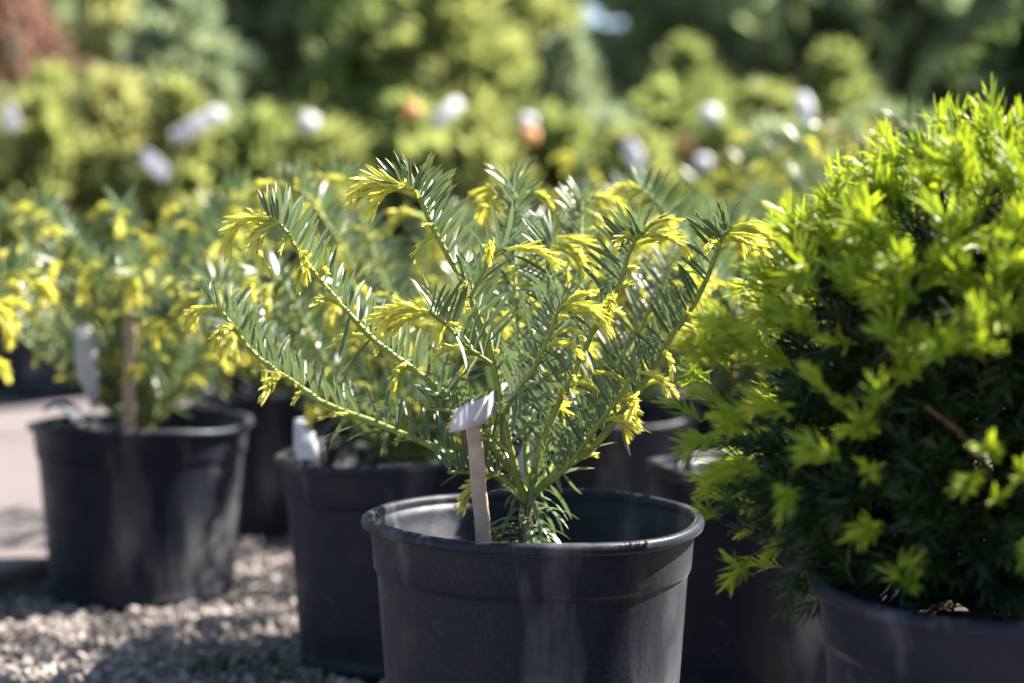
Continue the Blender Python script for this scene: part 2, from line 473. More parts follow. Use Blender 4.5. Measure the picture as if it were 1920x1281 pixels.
# concrete path: a slab 3 cm proud of the gravel, its edge running away to the right
def conc_mat():
    m, t, out = newmat('concrete')
    tc = t.nodes.new('ShaderNodeTexCoord').outputs['Object']
    c = mix(t, mapr(t, noise(t, 4, 6, tc), .3, .7), (0.112, 0.093, 0.094), (0.138, 0.118, 0.119))
    c = mix(t, mapr(t, noise(t, 120, 3, tc), .55, .75, 0, .4), c, (0.16, 0.14, 0.13))
    c = mix(t, mapr(t, noise(t, 11, 2, tc), .66, .72, 0, .6), c, (0.12, 0.105, 0.10))
    p = N(t, 'ShaderNodeBsdfPrincipled', i_Roughness=.85); t.links.new(c, p.inputs['Base Color'])
    b = N(t, 'ShaderNodeBump', i_Strength=.4, i_Distance=.003); t.links.new(noise(t, 90, 5, tc), b.inputs['Height']); t.links.new(b.outputs[0], p.inputs['Normal'])
    t.links.new(p.outputs[0], out.inputs[0]); return m
CONC = conc_mat()
e0, ed = np.array([-.645, 2.085]), unit([.42, .90])
en = np.array([-ed[1], ed[0]])
def path_slab(s0, s1, w0, w1):
    bev = .006
    lo = [(s0, w0), (s1, w0), (s1, w1), (s0, w1)]
    hi = [(s0 + bev, w0 + bev), (s1 - bev, w0 + bev), (s1 - bev, w1 - bev), (s0 + bev, w1 - bev)]
    V = [(*(e0 + ed * s + en * w), z) for ring, z in ((lo, -.02), (lo, .024), (hi, .030)) for s, w in ring]
    F = [(k * 4 + i, k * 4 + (i + 1) % 4, k * 4 + 4 + (i + 1) % 4, k * 4 + 4 + i) for k in range(2) for i in range(4)] + [(8, 9, 10, 11)]
    return build('path_mesh', np.array(V), np.array(F), CONC, smooth=False)
pth = empty('path', (0, 0, 0)); tag(pth, kind='structure')
for s0, s1 in ((-1.6, -.262), (-.25, 1.088), (1.1, 2.5)):
    put('slab', path_slab(s0, s1, 0, 1.5), pth)

# gravel stones on the bed around the near pots
def gravel():
    g = np.random.default_rng(5)
    tpls = []
    for k in range(6):
        cube = np.array([(x, y, z) for x in (-1, 1) for y in (-1, 1) for z in (-1, 1)], float)
        V = cube * g.uniform(.35, .62, (8, 3)) * g.uniform(.7, 1.1, 3) * [1, 1, .7]
        F = np.array([(0, 1, 3, 2), (4, 6, 7, 5), (0, 4, 5, 1), (2, 3, 7, 6), (0, 2, 6, 4), (1, 5, 7, 3)])
        tpls.append((V, F, np.tile([0, .5, 0], (8, 1)).astype(float)))
    items = []
    def keep(x, y):
        return np.dot(np.array([x, y]) - e0, en) < -.004
    n = 0
    while n < 46000:
        x, y = g.uniform(-1.3, 1.3), g.uniform(.9, 3.0)
        if not keep(x, y): continue
        if g.uniform() > 1.25 - .35 * abs(y - 1.5) : continue
        s = .0022 + .0060 * g.uniform() ** 3.0
        M4 = np.eye(4)
        q = Matrix.Rotation(g.uniform(0, 6.28), 3, Vector(g.normal(size=3)).normalized())
        M4[:3, :3] = np.array(q) * s * 1.6
        M4[:3, 3] = (x, y, s * .25)
        items.append((int(g.integers(6)), M4, g.uniform())); n += 1
    return scatter(tpls, items)
V, F, A = gravel()
def stone_mat():
    m, t, out = newmat('gravel_stone')
    at = N(t, 'ShaderNodeAttribute', attribute_name='tint'); sep = t.nodes.new('ShaderNodeSeparateColor'); t.links.new(at.outputs['Color'], sep.inputs[0])
    cr = t.nodes.new('ShaderNodeValToRGB'); t.links.new(sep.outputs['Green'], cr.inputs[0])
    cr.color_ramp.elements[0].color = (.12, .105, .10, 1); cr.color_ramp.elements[1].color = (.40, .355, .345, 1)
    for pos, c in ((.35, (.225, .197, .188, 1)), (.6, (.20, .182, .178, 1)), (.8, (.30, .26, .245, 1))):
        e = cr.color_ramp.elements.new(pos); e.color = c
    p = N(t, 'ShaderNodeBsdfPrincipled', i_Roughness=.8); t.links.new(cr.outputs[0], p.inputs['Base Color'])
    t.links.new(p.outputs[0], out.inputs[0]); return m
tag(put('gravel', build('gravel_mesh', V, F, stone_mat(), A, smooth=False)), 'grey and tan crushed stone spread under the pots', 'gravel', kind='stuff')

# ================================================================== the plants in pots
def rim_centre(px, py):
    p = PZ(px, py, POT_H); return (p.x, p.y, 0.0)

# ---- the plum yew in focus
hb = rim_centre(998, 963)
hero = empty('potted_plum_yew', hb)
tag(hero, 'plum yew in clean-rimmed black pot with bare wooden stake, sharply seen grey-green needles', 'potted plant', 'plum yews in black nursery pots')
pot_parts(hero, .55, 3)
HY = hb[1]
def HL(px, py, dy):                       # photo pixel + offset in depth from the pot's axis
    return np.array(P(px, py, HY + dy)) - np.array(hb)
def hpath(pts, d0, d1):
    n = len(pts)
    return [HL(x, y, d0 + (d1 - d0) * (i / (n - 1)) ** .8) for i, (x, y) in enumerate(pts)]
stem = [HL(986, 1060, .0) * [1, 1, 1], HL(985, 985, -.005), HL(988, 930, -.01)]
stem[0][2] = .165
HB = [
 dict(path=hpath([(987, 945), (962, 865), (932, 722), (913, 640), (868, 535), (812, 430), (788, 378), (775, 357), (752, 350)], -.01, -.085), r0=.0038, tipdir=(-.9, -.15, .12), ts=1.15, ntip=4, bare=.16),
 dict(path=hpath([(882, 560), (897, 530), (917, 490), (934, 470), (950, 467)], -.075, -.09), r0=.0018, tipdir=(1, -.1, .2), ntip=1, bare=.1),
 dict(path=hpath([(922, 680), (877, 650), (844, 613), (822, 596), (806, 583)], -.06, -.115), r0=.0019, tipdir=(-1, -.2, .25), ntip=3, bare=.1),
 dict(path=hpath([(992, 935), (1010, 850), (1042, 765), (1067, 719), (1110, 628), (1156, 551), (1179, 478), (1193, 450), (1206, 444)], -.01, -.075), r0=.0034, tipdir=(1, -.1, .3), ntip=3, bare=.16),
 dict(path=hpath([(945, 770), (975, 725), (1000, 690), (1027, 637), (1044, 585), (1058, 570)], -.045, -.105), r0=.0022, tipdir=(1, -.2, .2), ntip=3, bare=.1),
 dict(path=hpath([(996, 930), (1030, 898), (1108, 840), (1172, 762), (1224, 690), (1262, 625), (1308, 553), (1343, 468), (1354, 440), (1372, 425)], -.01, -.055), r0=.0036, tipdir=(1, -.1, .28), ntip=3, bare=.14),
 dict(path=hpath([(985, 925), (935, 850), (845, 745), (773, 690), (711, 644), (657, 590), (601, 525), (564, 475), (538, 432), (520, 415), (505, 408)], -.005, -.03), r0=.0034, tipdir=(-1, -.1, .15), ntip=3, bare=.12),
 dict(path=hpath([(980, 935), (930, 890), (850, 855), (750, 812), (620, 765), (548, 718), (507, 690), (467, 653), (445, 622), (423, 592), (398, 577)], -.01, .02), r0=.0036, tipdir=(-1, .1, .05), ntip=2, ts=.85, bare=.10),
 dict(path=hpath([(995, 925), (1018, 800), (1036, 690), (1033, 560), (1030, 470), (1040, 448)], .0, .045), r0=.003, tipdir=(1, .1, .2), ntip=3),
 dict(path=hpath([(990, 925), (985, 780), (972, 620), (966, 480), (968, 375), (955, 355)], .0, .12), r0=.003, tipdir=(-1, .3, .1), ntip=3),
 dict(path=hpath([(992, 925), (1050, 770), (1080, 600), (1085, 450), (1090, 370)], .0, .16), r0=.003, tipdir=(.8, .4, .2), ntip=4),
 dict(path=hpath([(995, 930), (1090, 800), (1160, 690), (1230, 580), (1262, 500)], .0, .15), r0=.003, tipdir=(1, .3, .1), ntip=3),
 dict(path=hpath([(998, 930), (1060, 880), (1120, 800), (1170, 735), (1195, 700)], -.005, -.07), r0=.0025, tipdir=(1, -.2, .1), ntip=1, ts=.7, bare=.1),
 dict(path=hpath([(955, 850), (930, 830), (895, 800), (850, 775), (800, 770)], -.03, -.02), r0=.002, tipdir=(-1, 0, .0), ntip=0, bare=.05),
 dict(path=hpath([(940, 895), (905, 890), (870, 885), (840, 885)], -.02, -.04), r0=.002, tipdir=(-1, 0, -.3), ntip=0, bare=.05),
]
add_plum_yew(hero, HB, stem, 21, hero=True, shoot_gap=.0165)
# drooping old needles round the foot of the stem
g = np.random.default_rng(77)
it = []
for i in range(70):
    a = g.uniform(0, 6.28); z = g.uniform(.195, .245)
    p = np.array([stem[1][0], stem[1][1], z]) + np.array([math.cos(a), math.sin(a), 0]) * .005
    d = unit([math.cos(a), math.sin(a), g.uniform(.0, .6)])
    it.append((int(g.integers(3)), frame(p, d, (0, 0, 1), g.uniform(.030, .045)), g.uniform()))
DROOP = [needle_tpl(.095, -.75, .05, 3, 8, .3), needle_tpl(.095, -.55, -.1, 3, 8, .6), needle_tpl(.095, -.95, .1, 3, 8, .9)]
V, F, A = scatter(DROOP, it)
tag(put('drooping_needles', build('drooping_needles_mesh', V, F, M['needle'], A), hero), kind='stuff')

# ---- plum yews standing round it: (rim px, rim py, seed, n, height, spread, label)
def plum_yew(px, py, seed, n, h, spread, label, extra=None, gap=.0062):
    b = rim_centre(px, py)
    r = empty('potted_plum_yew', b)
    tag(r, label, 'potted plant', 'plum yews in black nursery pots')
    pot_parts(r, 1.0, seed)
    br = random_branches(seed, n, h, spread)
    if extra:
        for pts, d0, d1, td in extra:
            k = len(pts)
            br.append(dict(path=[np.array(P(x, y, b[1] + d0 + (d1 - d0) * i / (k - 1))) - np.array(b) for i, (x, y) in enumerate(pts)], r0=.003, tipdir=td, ntip=3))
    add_plum_yew(r, br, [(0, 0, .165), (.002, 0, .19), (0, 0, .215)], seed, shoot_gap=.027, gap=gap)
    return r
plum_yew(265, 786, 31, 22, .37, .27, 'plum yew with leaning wooden stake and hanging white tag beside the concrete path',
         [([(265, 760), (200, 600), (130, 470), (90, 400), (80, 395)], 0, .0, (-.8, 0, .2)), ([(265, 760), (255, 600), (240, 460), (228, 385)], 0, .05, (-.6, 0, .2)), ([(265, 760), (320, 600), (350, 480), (362, 405)], 0, .0, (-.6, 0, .3))])
plum_yew(762, 846, 32, 22, .33, .24, 'plum yew with small white tag hanging over its pot rim, left of the wooden stake',
         [([(762, 820), (720, 650), (650, 480), (575, 370), (535, 345)], 0, -.03, (-1, 0, .1)), ([(762, 820), (740, 620), (690, 450), (650, 350), (620, 332)], 0, .05, (-1, .1, .1)),
          ([(762, 820), (640, 700), (560, 600), (510, 530)], 0, -.02, (-1, -.1, .1)), ([(762, 820), (790, 600), (800, 450), (790, 400)], 0, -.02, (-1, -.1, .1))])
plum_yew(1467, 870, 33, 18, .33, .17, 'plum yew in half-hidden black pot between the staked plum yew and the lime-tipped yew',
         [([(1467, 850), (1400, 640), (1320, 500), (1259, 417), (1231, 377), (1203, 349)], 0, -.12, (-1, -.1, .15)), ([(1467, 850), (1560, 600), (1650, 420), (1735, 290), (1715, 245), (1700, 238)], 0, .08, (-1, 0, .1)),
          ([(1467, 850), (1430, 640), (1400, 500), (1380, 440)], 0, -.1, (-.7, -.1, .15))])
plum_yew(515, 727, 34, 18, .34, .25, 'plum yew in black pot deep in shade behind the gap beside the path')
plum_yew(1120, 772, 35, 22, .36, .27, 'plum yew in shaded black pot directly behind the staked plum yew')
plum_yew(-345, 850, 36, 14, .30, .24, 'plum yew at the path edge with only its yellow-tipped branches showing',
         [([(-345, 830), (-200, 720), (-60, 620), (-10, 578)], 0, .0, (.9, 0, .1)), ([(-345, 830), (-220, 760), (-80, 700), (-35, 672)], 0, -.03, (.9, 0, .1))])
plum_yew(1390, 735, 37, 22, .47, .28, 'plum yew with tall yellow tips standing behind the half-hidden pot')
plum_yew(1655, 745, 38, 22, .48, .28, 'tall plum yew rising behind the lime-tipped yew')
plum_yew(840, 725, 39, 18, .35, .27, 'plum yew two pots behind the staked plum yew')
plum_yew(1530, 690, 40, 24, .52, .32, 'rearmost plum yew with soft yellow tips in front of the arborvitae',
         [([(1530, 670), (1500, 500), (1430, 340), (1412, 262)], 0, -.05, (-.8, 0, .3)), ([(1530, 670), (1480, 520), (1400, 400), (1370, 330)], 0, -.1, (-.8, 0, .2)), ([(1530, 670), (1560, 500), (1575, 380), (1570, 305)], 0, -.05, (-.6, 0, .3)),
          ([(1530, 670), (1590, 520), (1625, 400), (1630, 330)], 0, -.05, (.6, 0, .3)), ([(1530, 670), (1520, 500), (1490, 400), (1470, 345)], 0, -.12, (-.7, -.2, .2)), ([(1530, 670), (1470, 560), (1390, 450), (1345, 385)], 0, -.12, (-.8, -.1, .2)),
          ([(1530, 670), (1500, 540), (1440, 440), (1425, 405)], 0, -.15, (-.7, -.2, .2)), ([(1530, 670), (1560, 560), (1545, 450), (1520, 390)], 0, -.15, (-.7, -.2, .2))])
plum_yew(1210, 690, 41, 20, .45, .30, 'plum yew two pots behind, next to the rearmost plum yew',
         [([(1210, 670), (1170, 500), (1110, 360), (1085, 300)], 0, -.05, (-.7, 0, .3)), ([(1210, 670), (1260, 520), (1290, 420), (1300, 350)], 0, -.1, (.7, 0, .2)), ([(1210, 670), (1180, 540), (1120, 430), (1095, 375)], 0, -.15, (-.7, -.1, .2)), ([(1210, 670), (1240, 540), (1240, 430), (1225, 380)], 0, -.15, (.7, -.1, .2))])

# ---- the yew with lime new growth
YB = rim_centre(1915, 1084)
yew = empty('potted_yew', YB)
tag(yew, 'dense rounded yew with bright lime new shoots overhanging its black pot', 'potted plant')
pot_parts(yew, .5, 8)
def yew_bush(root, cz, rx, ry, rz, nshoot, ndark, seed, sc=1.0, shoots=True):
    g = np.random.default_rng(seed)
    c = np.array([.008, .045, cz])
    # trunk and limbs
    V, F = tube(smooth_path([(0, 0, .16), (.004, 0, .2), (0, .003, .26)], 6), np.linspace(.012, .008, 6), 8)
    put('stem', build('stem_mesh', V, F, M['bark']), root)
    br = []
    for i in range(26):
        a = i * 2.4 + g.uniform(-.3, .3); e = g.uniform(-.25, 1.35)
        d = np.array([math.cos(a) * math.cos(e) * rx, math.sin(a) * math.cos(e) * ry, math.sin(e) * rz]) * .88
        s = np.array([0, 0, .21 + .04 * g.uniform()])
        m_ = s * .5 + (c + d) * .5 + [0, 0, .02]
        V, F = tube(smooth_path([s, m_, c + d], 10), np.linspace(.004, .0012, 10), 6)
        br.append(put('branch', build('branch_mesh', V, F, M['bark']), root))
    # old dark sprays fill the volume
    dark_t = [shoot_tpl(.055, dr, 34, .020, .95, 60 + k, flat=.55, tplN=FAR_N, core=.0012, start=.02) for k, dr in enumerate((.2, .5, -.2, .8))]
    it = []
    for i in range(ndark):
        v = unit(g.normal(size=3)); v[2] = abs(v[2]) if g.uniform() < .6 else v[2]
        f = g.uniform(.30, .80) ** .6 if v[2] > -.2 else g.uniform(.5, .98)
        p = c + v * f * [rx, ry, rz]
        if p[2] < .232: continue
        d = unit(v + g.normal(0, .5, 3) + [0, 0, .25])
        it.append((int(g.integers(4)), frame(p - d * .05, d, [0, 0, 1] + .5 * g.normal(size=3), g.uniform(.8, 1.1)), g.uniform()))
    for i in range(420):
        a = g.uniform(0, 6.28); r_ = g.uniform(.05, .165); z = g.uniform(.245, .31) if r_ > .12 else g.uniform(.215, .31)
        d = unit([math.cos(a), math.sin(a) * .8, g.uniform(-.25, .6)] + g.normal(0, .25, 3))
        it.append((int(g.integers(4)), frame((math.cos(a) * r_ * .9, .035 + math.sin(a) * r_ * .42, z), d, [0, 0, 1] + .5 * g.normal(size=3), g.uniform(.8, 1.1)), g.uniform()))
    V, F, A = scatter(dark_t, it)
    tag(put('old_needles', build('old_needles_mesh', V, F, M['yewdark'], A), root), kind='stuff')
    if not shoots: return
    n, extra = 0, []
    while n < nshoot * 3.1:
        v = unit(g.normal(size=3))
        if v[2] < -.62: continue
        # fewer tips low down on the flank
        if g.uniform() > np.interp(v[2], [-.75, -.3, .1, .35, .6], [.60, .72, .78, .85, 1.0]): continue
        p = c + v * [rx, ry, rz] * g.uniform(.88, 1.12) * np.array([1.03 - .30 * max(0, v[2]) ** 1.5 * (v[0] < 0), 1.10 + .12 * (v[2] < .35), 1.0])
        for k in range(int(g.choice([1, 2, 3], p=[.3, .4, .3]))):
            d = unit(v * [1, 1, .8] + g.normal(0, .36, 3) + [0, 0, .32])
            s = g.uniform(.7, 1.2) * sc * np.interp(v[2], [-.5, .1, .5], [.70, .85, 1.05])
            m4 = frame(p - d * .016 * s, d, [0, 0, 1] + .5 * g.normal(size=3), s)
            ti = int(g.integers(len(YEW_T)))
            n += 1
            if v[1] < .12 + .5 * max(0, v[2]) and yew_bush.cnt < nshoot:
                yew_bush.cnt += 1
                o = put('new_shoot', YEW_ME[ti], br[int(g.integers(len(br)))])
                o.matrix_local = Matrix(m4.tolist())
            else:
                extra.append((ti, m4, g.uniform()))
    V, F, A = scatter(YEW_T, extra)
    tag(put('new_shoots', build('new_shoots_mesh', V, F, M['yewnew'], A), root), kind='stuff')
yew_bush.cnt = 0
YEW_T = [shoot_tpl(.030, dr, int(nn * .72), .0195, .66, 40 + s_, flat=.65, core=.0011, start=.05, tplN=YEW_N) for s_, (dr, nn) in enumerate(((.25, 30), (-.2, 26), (.5, 34), (.1, 28), (.7, 30)))]
YEW_ME = [build('new_shoot_mesh', V_, F_, M['yewnew'], A_) for V_, F_, A_ in YEW_T]
yew_bush(yew, .338, .207, .125, .182, 298, 760, 91)

# ---- wooden stakes and tags
def stake(name, bot, top, w, t, label, group=None):
    bot, top = np.array(bot), np.array(top)
    ax = unit(top - bot); L = np.linalg.norm(top - bot)
    x = unit(np.cross(ax, [0, 1, 0])) * -1; y = np.cross(ax, x)
    V = []; nseg = 10
    for i in range(nseg):
        u = i / (nseg - 1)
        k = 1.0 if i < nseg - 1 else .93
        for a in range(12):
            th = a / 12 * 6.2832
            cx, sx = math.cos(th), math.sin(th)
            se = lambda q: math.copysign(abs(q) ** .45, q)
            V.append(ax * L * u + x * se(cx) * w / 2 * k + y * se(sx) * t / 2 * k + x * .0004 * math.sin(i * 2.1))
    F = [(i * 12 + j, i * 12 + (j + 1) % 12, (i + 1) * 12 + (j + 1) % 12, (i + 1) * 12 + j) for i in range(nseg - 1) for j in range(12)]
    V.append(ax * (L + .0005)); c = len(V) - 1
    o_ = (nseg - 1) * 12
    F += [(o_ + j, o_ + j + 1, o_ + (j + 2) % 12, c) for j in range(0, 12, 2)]
    o = put(name, build(name + '_mesh', np.array(V), np.array(F), M['stake'])); o.location = bot
    return tag(o, label, 'stake', group)
s_top = np.array(P(886, 772, 1.262)); s_vis = np.array(P(906, 1005, 1.262))
s_bot = s_vis + (s_vis - s_top) / (s_top[2] - s_vis[2]) * (s_vis[2] - .17)
stake('stake', s_bot, s_top, .0128, .008, 'pale wooden stake stuck in the pot of the sharp plum yew')
lb = rim_centre(265, 786)
stake('stake', (lb[0] + .004, lb[1] - .095, .17), np.array(P(246, 588, lb[1] - .12)), .015, .009, 'wooden stake leaning in the pot beside the concrete path')

def poly_path(pts, n):
    p = np.array([list(q) for q in pts], float); u = np.linspace(0, len(p) - 1, n)
    return np.stack([np.interp(u, np.arange(len(p)), p[:, k]) for k in range(3)], 1)
def ribbon(name, pts, widths, wdirs, mat, label, group=None, n=28, cat='plant tag', bow=.08, crisp=False):
    pth_ = (poly_path if crisp else smooth_path)(pts, n); wd = (poly_path if crisp else smooth_path)(wdirs, n)
    V = []
    for i in range(n):
        w = unit(wd[i]); hw = np.interp(i / (n - 1), np.linspace(0, 1, len(widths)), widths) / 2
        t = pth_[min(i + 1, n - 1)] - pth_[max(i - 1, 0)]
        nn = unit(np.cross(t, w))
        for e in (-1, -.4, .4, 1):
            V.append(pth_[i] + w * hw * e + nn * bow * hw * (1 - e * e))
    F = [(i * 4 + j, i * 4 + j + 1, (i + 1) * 4 + j + 1, (i + 1) * 4 + j) for i in range(n - 1) for j in range(3)]
    V = np.array(V); org = V[0].copy()
    me = build(name + '_mesh', V - org, np.array(F), mat)
    o = put(name, me); o.location = org
    md = o.modifiers.new('thickness', 'SOLIDIFY'); md.thickness = .0006
    return tag(o, label, cat, group)
ribbon('plant_tag', [P(847, 790, 1.262), P(880, 780, 1.248), P(912, 768, 1.256), P(926, 752, 1.285), P(962, 722, 1.31), P(1000, 700, 1.345), P(1022, 760, 1.375), P(1003, 830, 1.375), P(975, 895, 1.36)],
       [.019, .022, .022, .020, .020, .020, .022, .022, .020], [(.25, .1, 1), (.15, 0, 1), (.1, 0, 1), (.1, .2, 1), (.3, .1, 1), (.7, 0, .8), (1, 0, .2), (1, 0, .25), (1, 0, .3)],
       M['tag'], 'white paper tag wrapped round the top of the pale wooden stake', crisp=True, bow=.0, n=33)
ribbon('plant_tag', [P(150, 612, lb[1] - .09), P(160, 640, lb[1] - .10), P(162, 690, lb[1] - .10), P(172, 730, lb[1] - .09), P(178, 760, lb[1] - .07)], [.020, .027, .026, .018, .010],
       [(1, .2, .2)] * 5, M['tag'], 'white tag hanging among the needles left of the leaning stake', n=16)
ribbon('plant_tag', [P(85, 772, lb[1] - .06), P(105, 757, lb[1] - .08), P(135, 770, lb[1] - .11), P(150, 786, lb[1] - .135)], [.02, .03, .034, .03], [(.3, 1, .1)] * 4, M['tag'], 'crumpled white tag lying on the rim of the pot beside the path', n=14)
p2 = rim_centre(762, 846)
ribbon('plant_tag', [P(563, 785, p2[1] - .06), P(567, 800, p2[1] - .085), P(572, 818, p2[1] - .10), P(574, 838, p2[1] - .108), P(577, 862, p2[1] - .112)], [.014, .020, .026, .027, .026], [(1, -.3, 0)] * 5,
       M['tag'], 'small white tag draped over the rim of the pot behind', n=16)

# ================================================================== nursery stock and trees behind
def spray_tpl(seed, L=.10, n=9, w=.022):
    g = np.random.default_rng(seed); V, F, A = [], [], []
    for i in range(n):
        a = (i - (n - 1) / 2) / n * 1.7 + g.normal(0, .08)
        b = L * .45 * i / n * 0 + L * .15
        d = np.array([math.cos(a), math.sin(a), g.normal(0, .16)]); s = np.array([-d[1], d[0], g.normal(0, .4)])
        o = np.array([b * abs(math.cos(a)), 0, 0]) * g.uniform(.3, 1.2); l = L * g.uniform(.6, 1.0)
        k = len(V)
        for u, ww in ((0, .4), (.5, 1.0), (1, .15)):
            for e in (-1, 1):
                V.append(o + d * l * u + s * e * w * ww / 2 + np.array([0, 0, -.12 * l * u * u])); A.append((u * .8, g.uniform(), .3))
        F += [(k, k + 1, k + 3, k + 2), (k + 2, k + 3, k + 5, k + 4)]
    return np.array(V), np.array(F), np.array(A)
SPR = [spray_tpl(s) for s in range(4)]
LEAF = [spray_tpl(10 + s, L=.22, n=8, w=.07) for s in range(4)]
def crown_mesh(shape, n, seed, tp, mat, rs=1.0):
    """unit crown: radius 1 in x,y and height 0..1; sprays sized in 'rs' relative units"""
    g = np.random.default_rng(seed); it = []
    lob = [(g.uniform(0, 6.28), g.uniform(.1, .9), g.uniform(.10, .30)) for _ in range(16)]
    for i in range(n):
        z = g.uniform(0, 1); a = g.uniform(0, 6.28)
        if shape == 'cone': pr = np.interp(z, [0, .12, .4, .8, 1], [.62, 1.0, .88, .36, .02])
        elif shape == 'column': pr = np.interp(z, [0, .1, .5, .85, 1], [.6, .95, 1.0, .6, .05])
        elif shape == 'globe': pr = math.sqrt(max(0, 1 - (2 * z - 1) ** 2)) * 1.0
        else: pr = np.interp(z, [0, .15, .35, .7, 1], [.25, .75, 1.0, .85, .15])
        pr *= 1 + sum(h * math.exp(-((z - zz) / .09) ** 2 - ((math.atan2(math.sin(a - aa), math.cos(a - aa))) / .38) ** 2) for aa, zz, h in lob) - .20
        f = 1 - .55 * g.uniform() ** 1.7 if g.uniform() > .27 else g.uniform(1.0, 1.65)
        p = np.array([math.cos(a) * pr * f, math.sin(a) * pr * f, z])
        d = unit([math.cos(a), math.sin(a), g.uniform(.2, 1.4)] + g.normal(0, .35, 3))
        it.append((int(g.integers(4)), p, d, f, g))
    return it
def shrub(name, px, Y, ztop, rad, shape, mat, n, seed, label, group, cat='shrub', tp=SPR, base=.0, ss=1.0, zb=.18, pot=True, px_is_x=False, trunk=.02):
    X = px if px_is_x else (px - 960) / FPX * Y
    r = empty(name, (X, Y, 0))
    tag(r, label, cat, group)
    g = np.random.default_rng(seed)
    its = []
    for ti, p, d, f, _ in crown_mesh(shape, n, seed, tp, mat):
        q = np.array([p[0] * rad, p[1] * rad, zb + p[2] * (ztop - zb)])
        its.append((ti, frame(q - d * .05 * ss, d, g.normal(size=3) + [0, 0, .4], ss * g.uniform(.7, 1.3)), np.clip(g.normal(.5, .25), 0, 1)))
    V, F, A = scatter(tp, its)
    V2, F2 = tube(smooth_path([(0, 0, .0 if not pot else .16), (.01 * ss, 0, zb + .2 * (ztop - zb)), (0, .01, zb + .85 * (ztop - zb))], 8), np.linspace(trunk, trunk * .2, 8), 7)
    put('trunk', build('trunk_mesh', V2, F2, M['bark']), r)
    put('crown', build('crown_mesh', V, F, mat, A), r)
    if pot: pot_parts(r, .6, seed)
    return r
def fol(name, dark, light, trans=.4, tcol=None, tip=None):
    return leaf_mat(name, dark, light, tip or light, light, trans, .55, .3, .95, objrand=False, tcol=tcol or light)
FM = dict(
    lime=fol('lime_foliage', (.15, .19, .05), (.33, .36, .13), .5, (.45, .49, .15)),
    mid=fol('green_foliage', (.11, .155, .045), (.25, .30, .10), .5, (.37, .45, .13)),
    grey=fol('grey_green_foliage', (.18, .23, .14), (.34, .39, .24), .45, (.38, .46, .24)),
    gold=fol('gold_foliage', (.28, .29, .10), (.50, .49, .21), .48, (.56, .57, .21)),
    deep=fol('deep_green_foliage', (.025, .05, .022), (.08, .12, .045), .35, (.13, .20, .05)),
    red=fol('red_brown_foliage', (.20, .11, .085), (.33, .19, .15), .45, (.42, .25, .19)),
    tree=fol('tree_foliage', (.14, .19, .10), (.26, .32, .17), .55, (.42, .52, .25)))
WORD = dict(lime='lime green', mid='mid green', grey='grey green', gold='golden', deep='deep green')

row1 = [(-60, 5.0, .98, .20, 'mid'), (75, 4.85, .88, .19, 'lime'), (215, 5.05, .98, .17, 'gold'), (340, 4.9, .92, .20, 'lime'), (480, 5.0, .86, .19, 'mid'), (615, 4.9, .80, .20, 'lime'), (760, 5.05, .90, .20, 'mid'),
        (900, 4.9, .84, .20, 'lime'), (1045, 5.0, .86, .20, 'mid'), (1190, 4.9, .80, .19, 'lime'), (1335, 5.05, .82, .20, 'mid'), (1475, 4.9, .80, .20, 'grey'), (1610, 5.0, .78, .19, 'lime'), (1760, 4.9, .80, .20, 'grey'), (1900, 5.0, .82, .20, 'mid'), (2030, 4.9, .9, .2, 'lime')]
row2 = [(-90, 6.3, 1.15, .30, 'mid'), (110, 6.2, 1.12, .27, 'lime'), (330, 6.4, 1.50, .24, 'grey'), (520, 6.3, .95, .24, 'mid'), (690, 6.3, 1.36, .27, 'mid'), (860, 6.2, 1.62, .30, 'lime'), (1060, 6.4, 1.28, .28, 'grey'), (1250, 6.3, 1.05, .28, 'mid'), (1440, 6.2, 1.05, .27, 'lime'), (1640, 6.3, .98, .28, 'grey'), (1830, 6.4, .95, .28, 'mid'), (2020, 6.3, 1.2, .28, 'mid')]
row2 += [(20, 7.2, 1.0, .28, 'lime'), (210, 5.65, .92, .24, 'mid'), (430, 5.7, .85, .24, 'lime'), (580, 7.2, 1.02, .28, 'lime'), (780, 5.7, .92, .24, 'lime'), (960, 7.2, 1.25, .30, 'mid'), (1150, 5.7, .88, .24, 'grey'), (1340, 7.2, 1.05, .30, 'lime'), (1540, 5.7, .82, .24, 'lime'), (1740, 7.2, 1.0, .3, 'lime'), (1930, 5.7, .85, .25, 'mid')]
row3 = [(-120, 8.6, 1.5, .42, 'mid'), (210, 8.5, 1.9, .22, 'gold'), (360, 8.8, 1.9, .32, 'grey'), (700, 8.6, 2.2, .50, 'mid'), (960, 8.9, 2.1, .42, 'lime'), (1290, 8.6, 1.5, .42, 'mid'), (1560, 8.8, 1.5, .42, 'mid'), (1800, 8.6, 1.4, .42, 'deep')]
SHW = dict(cone='conical', column='columnar', loose='loose')
for ri, (row, where, n, sh) in enumerate(((row1, 'in the front row', 400, ('cone', 'column', 'loose')), (row2, 'in the second row', 440, ('cone', 'loose', 'column')), (row3, 'in the tall rear row', 800, ('cone', 'column', 'cone')))):
    for k, (px, Y, h, rd, m) in enumerate(row):
        nb = [WORD[row[q][4]] for q in (k - 1, k + 1) if 0 <= q < len(row)]
        nxt = f'between {nb[0]} and {nb[1]} ones' if len(nb) == 2 else f'ending it beside a {nb[0]} one'
        shrub('arborvitae', px, Y, h, rd, sh[k % 3], FM[m], n, 300 + ri * 50 + k, f'{SHW[sh[k % 3]]} {WORD[m]} arborvitae {where} {nxt}', 'arborvitae ' + where, ss=(1.3, 1.5, 1.9)[ri], pot=(ri < 2))
shrub('red_leaved_shrub', 20, 7.4, 1.75, .42, 'loose', FM['red'], 700, 401, 'red-brown leaved shrub standing behind the arborvitae rows', None, ss=1.2, pot=False)
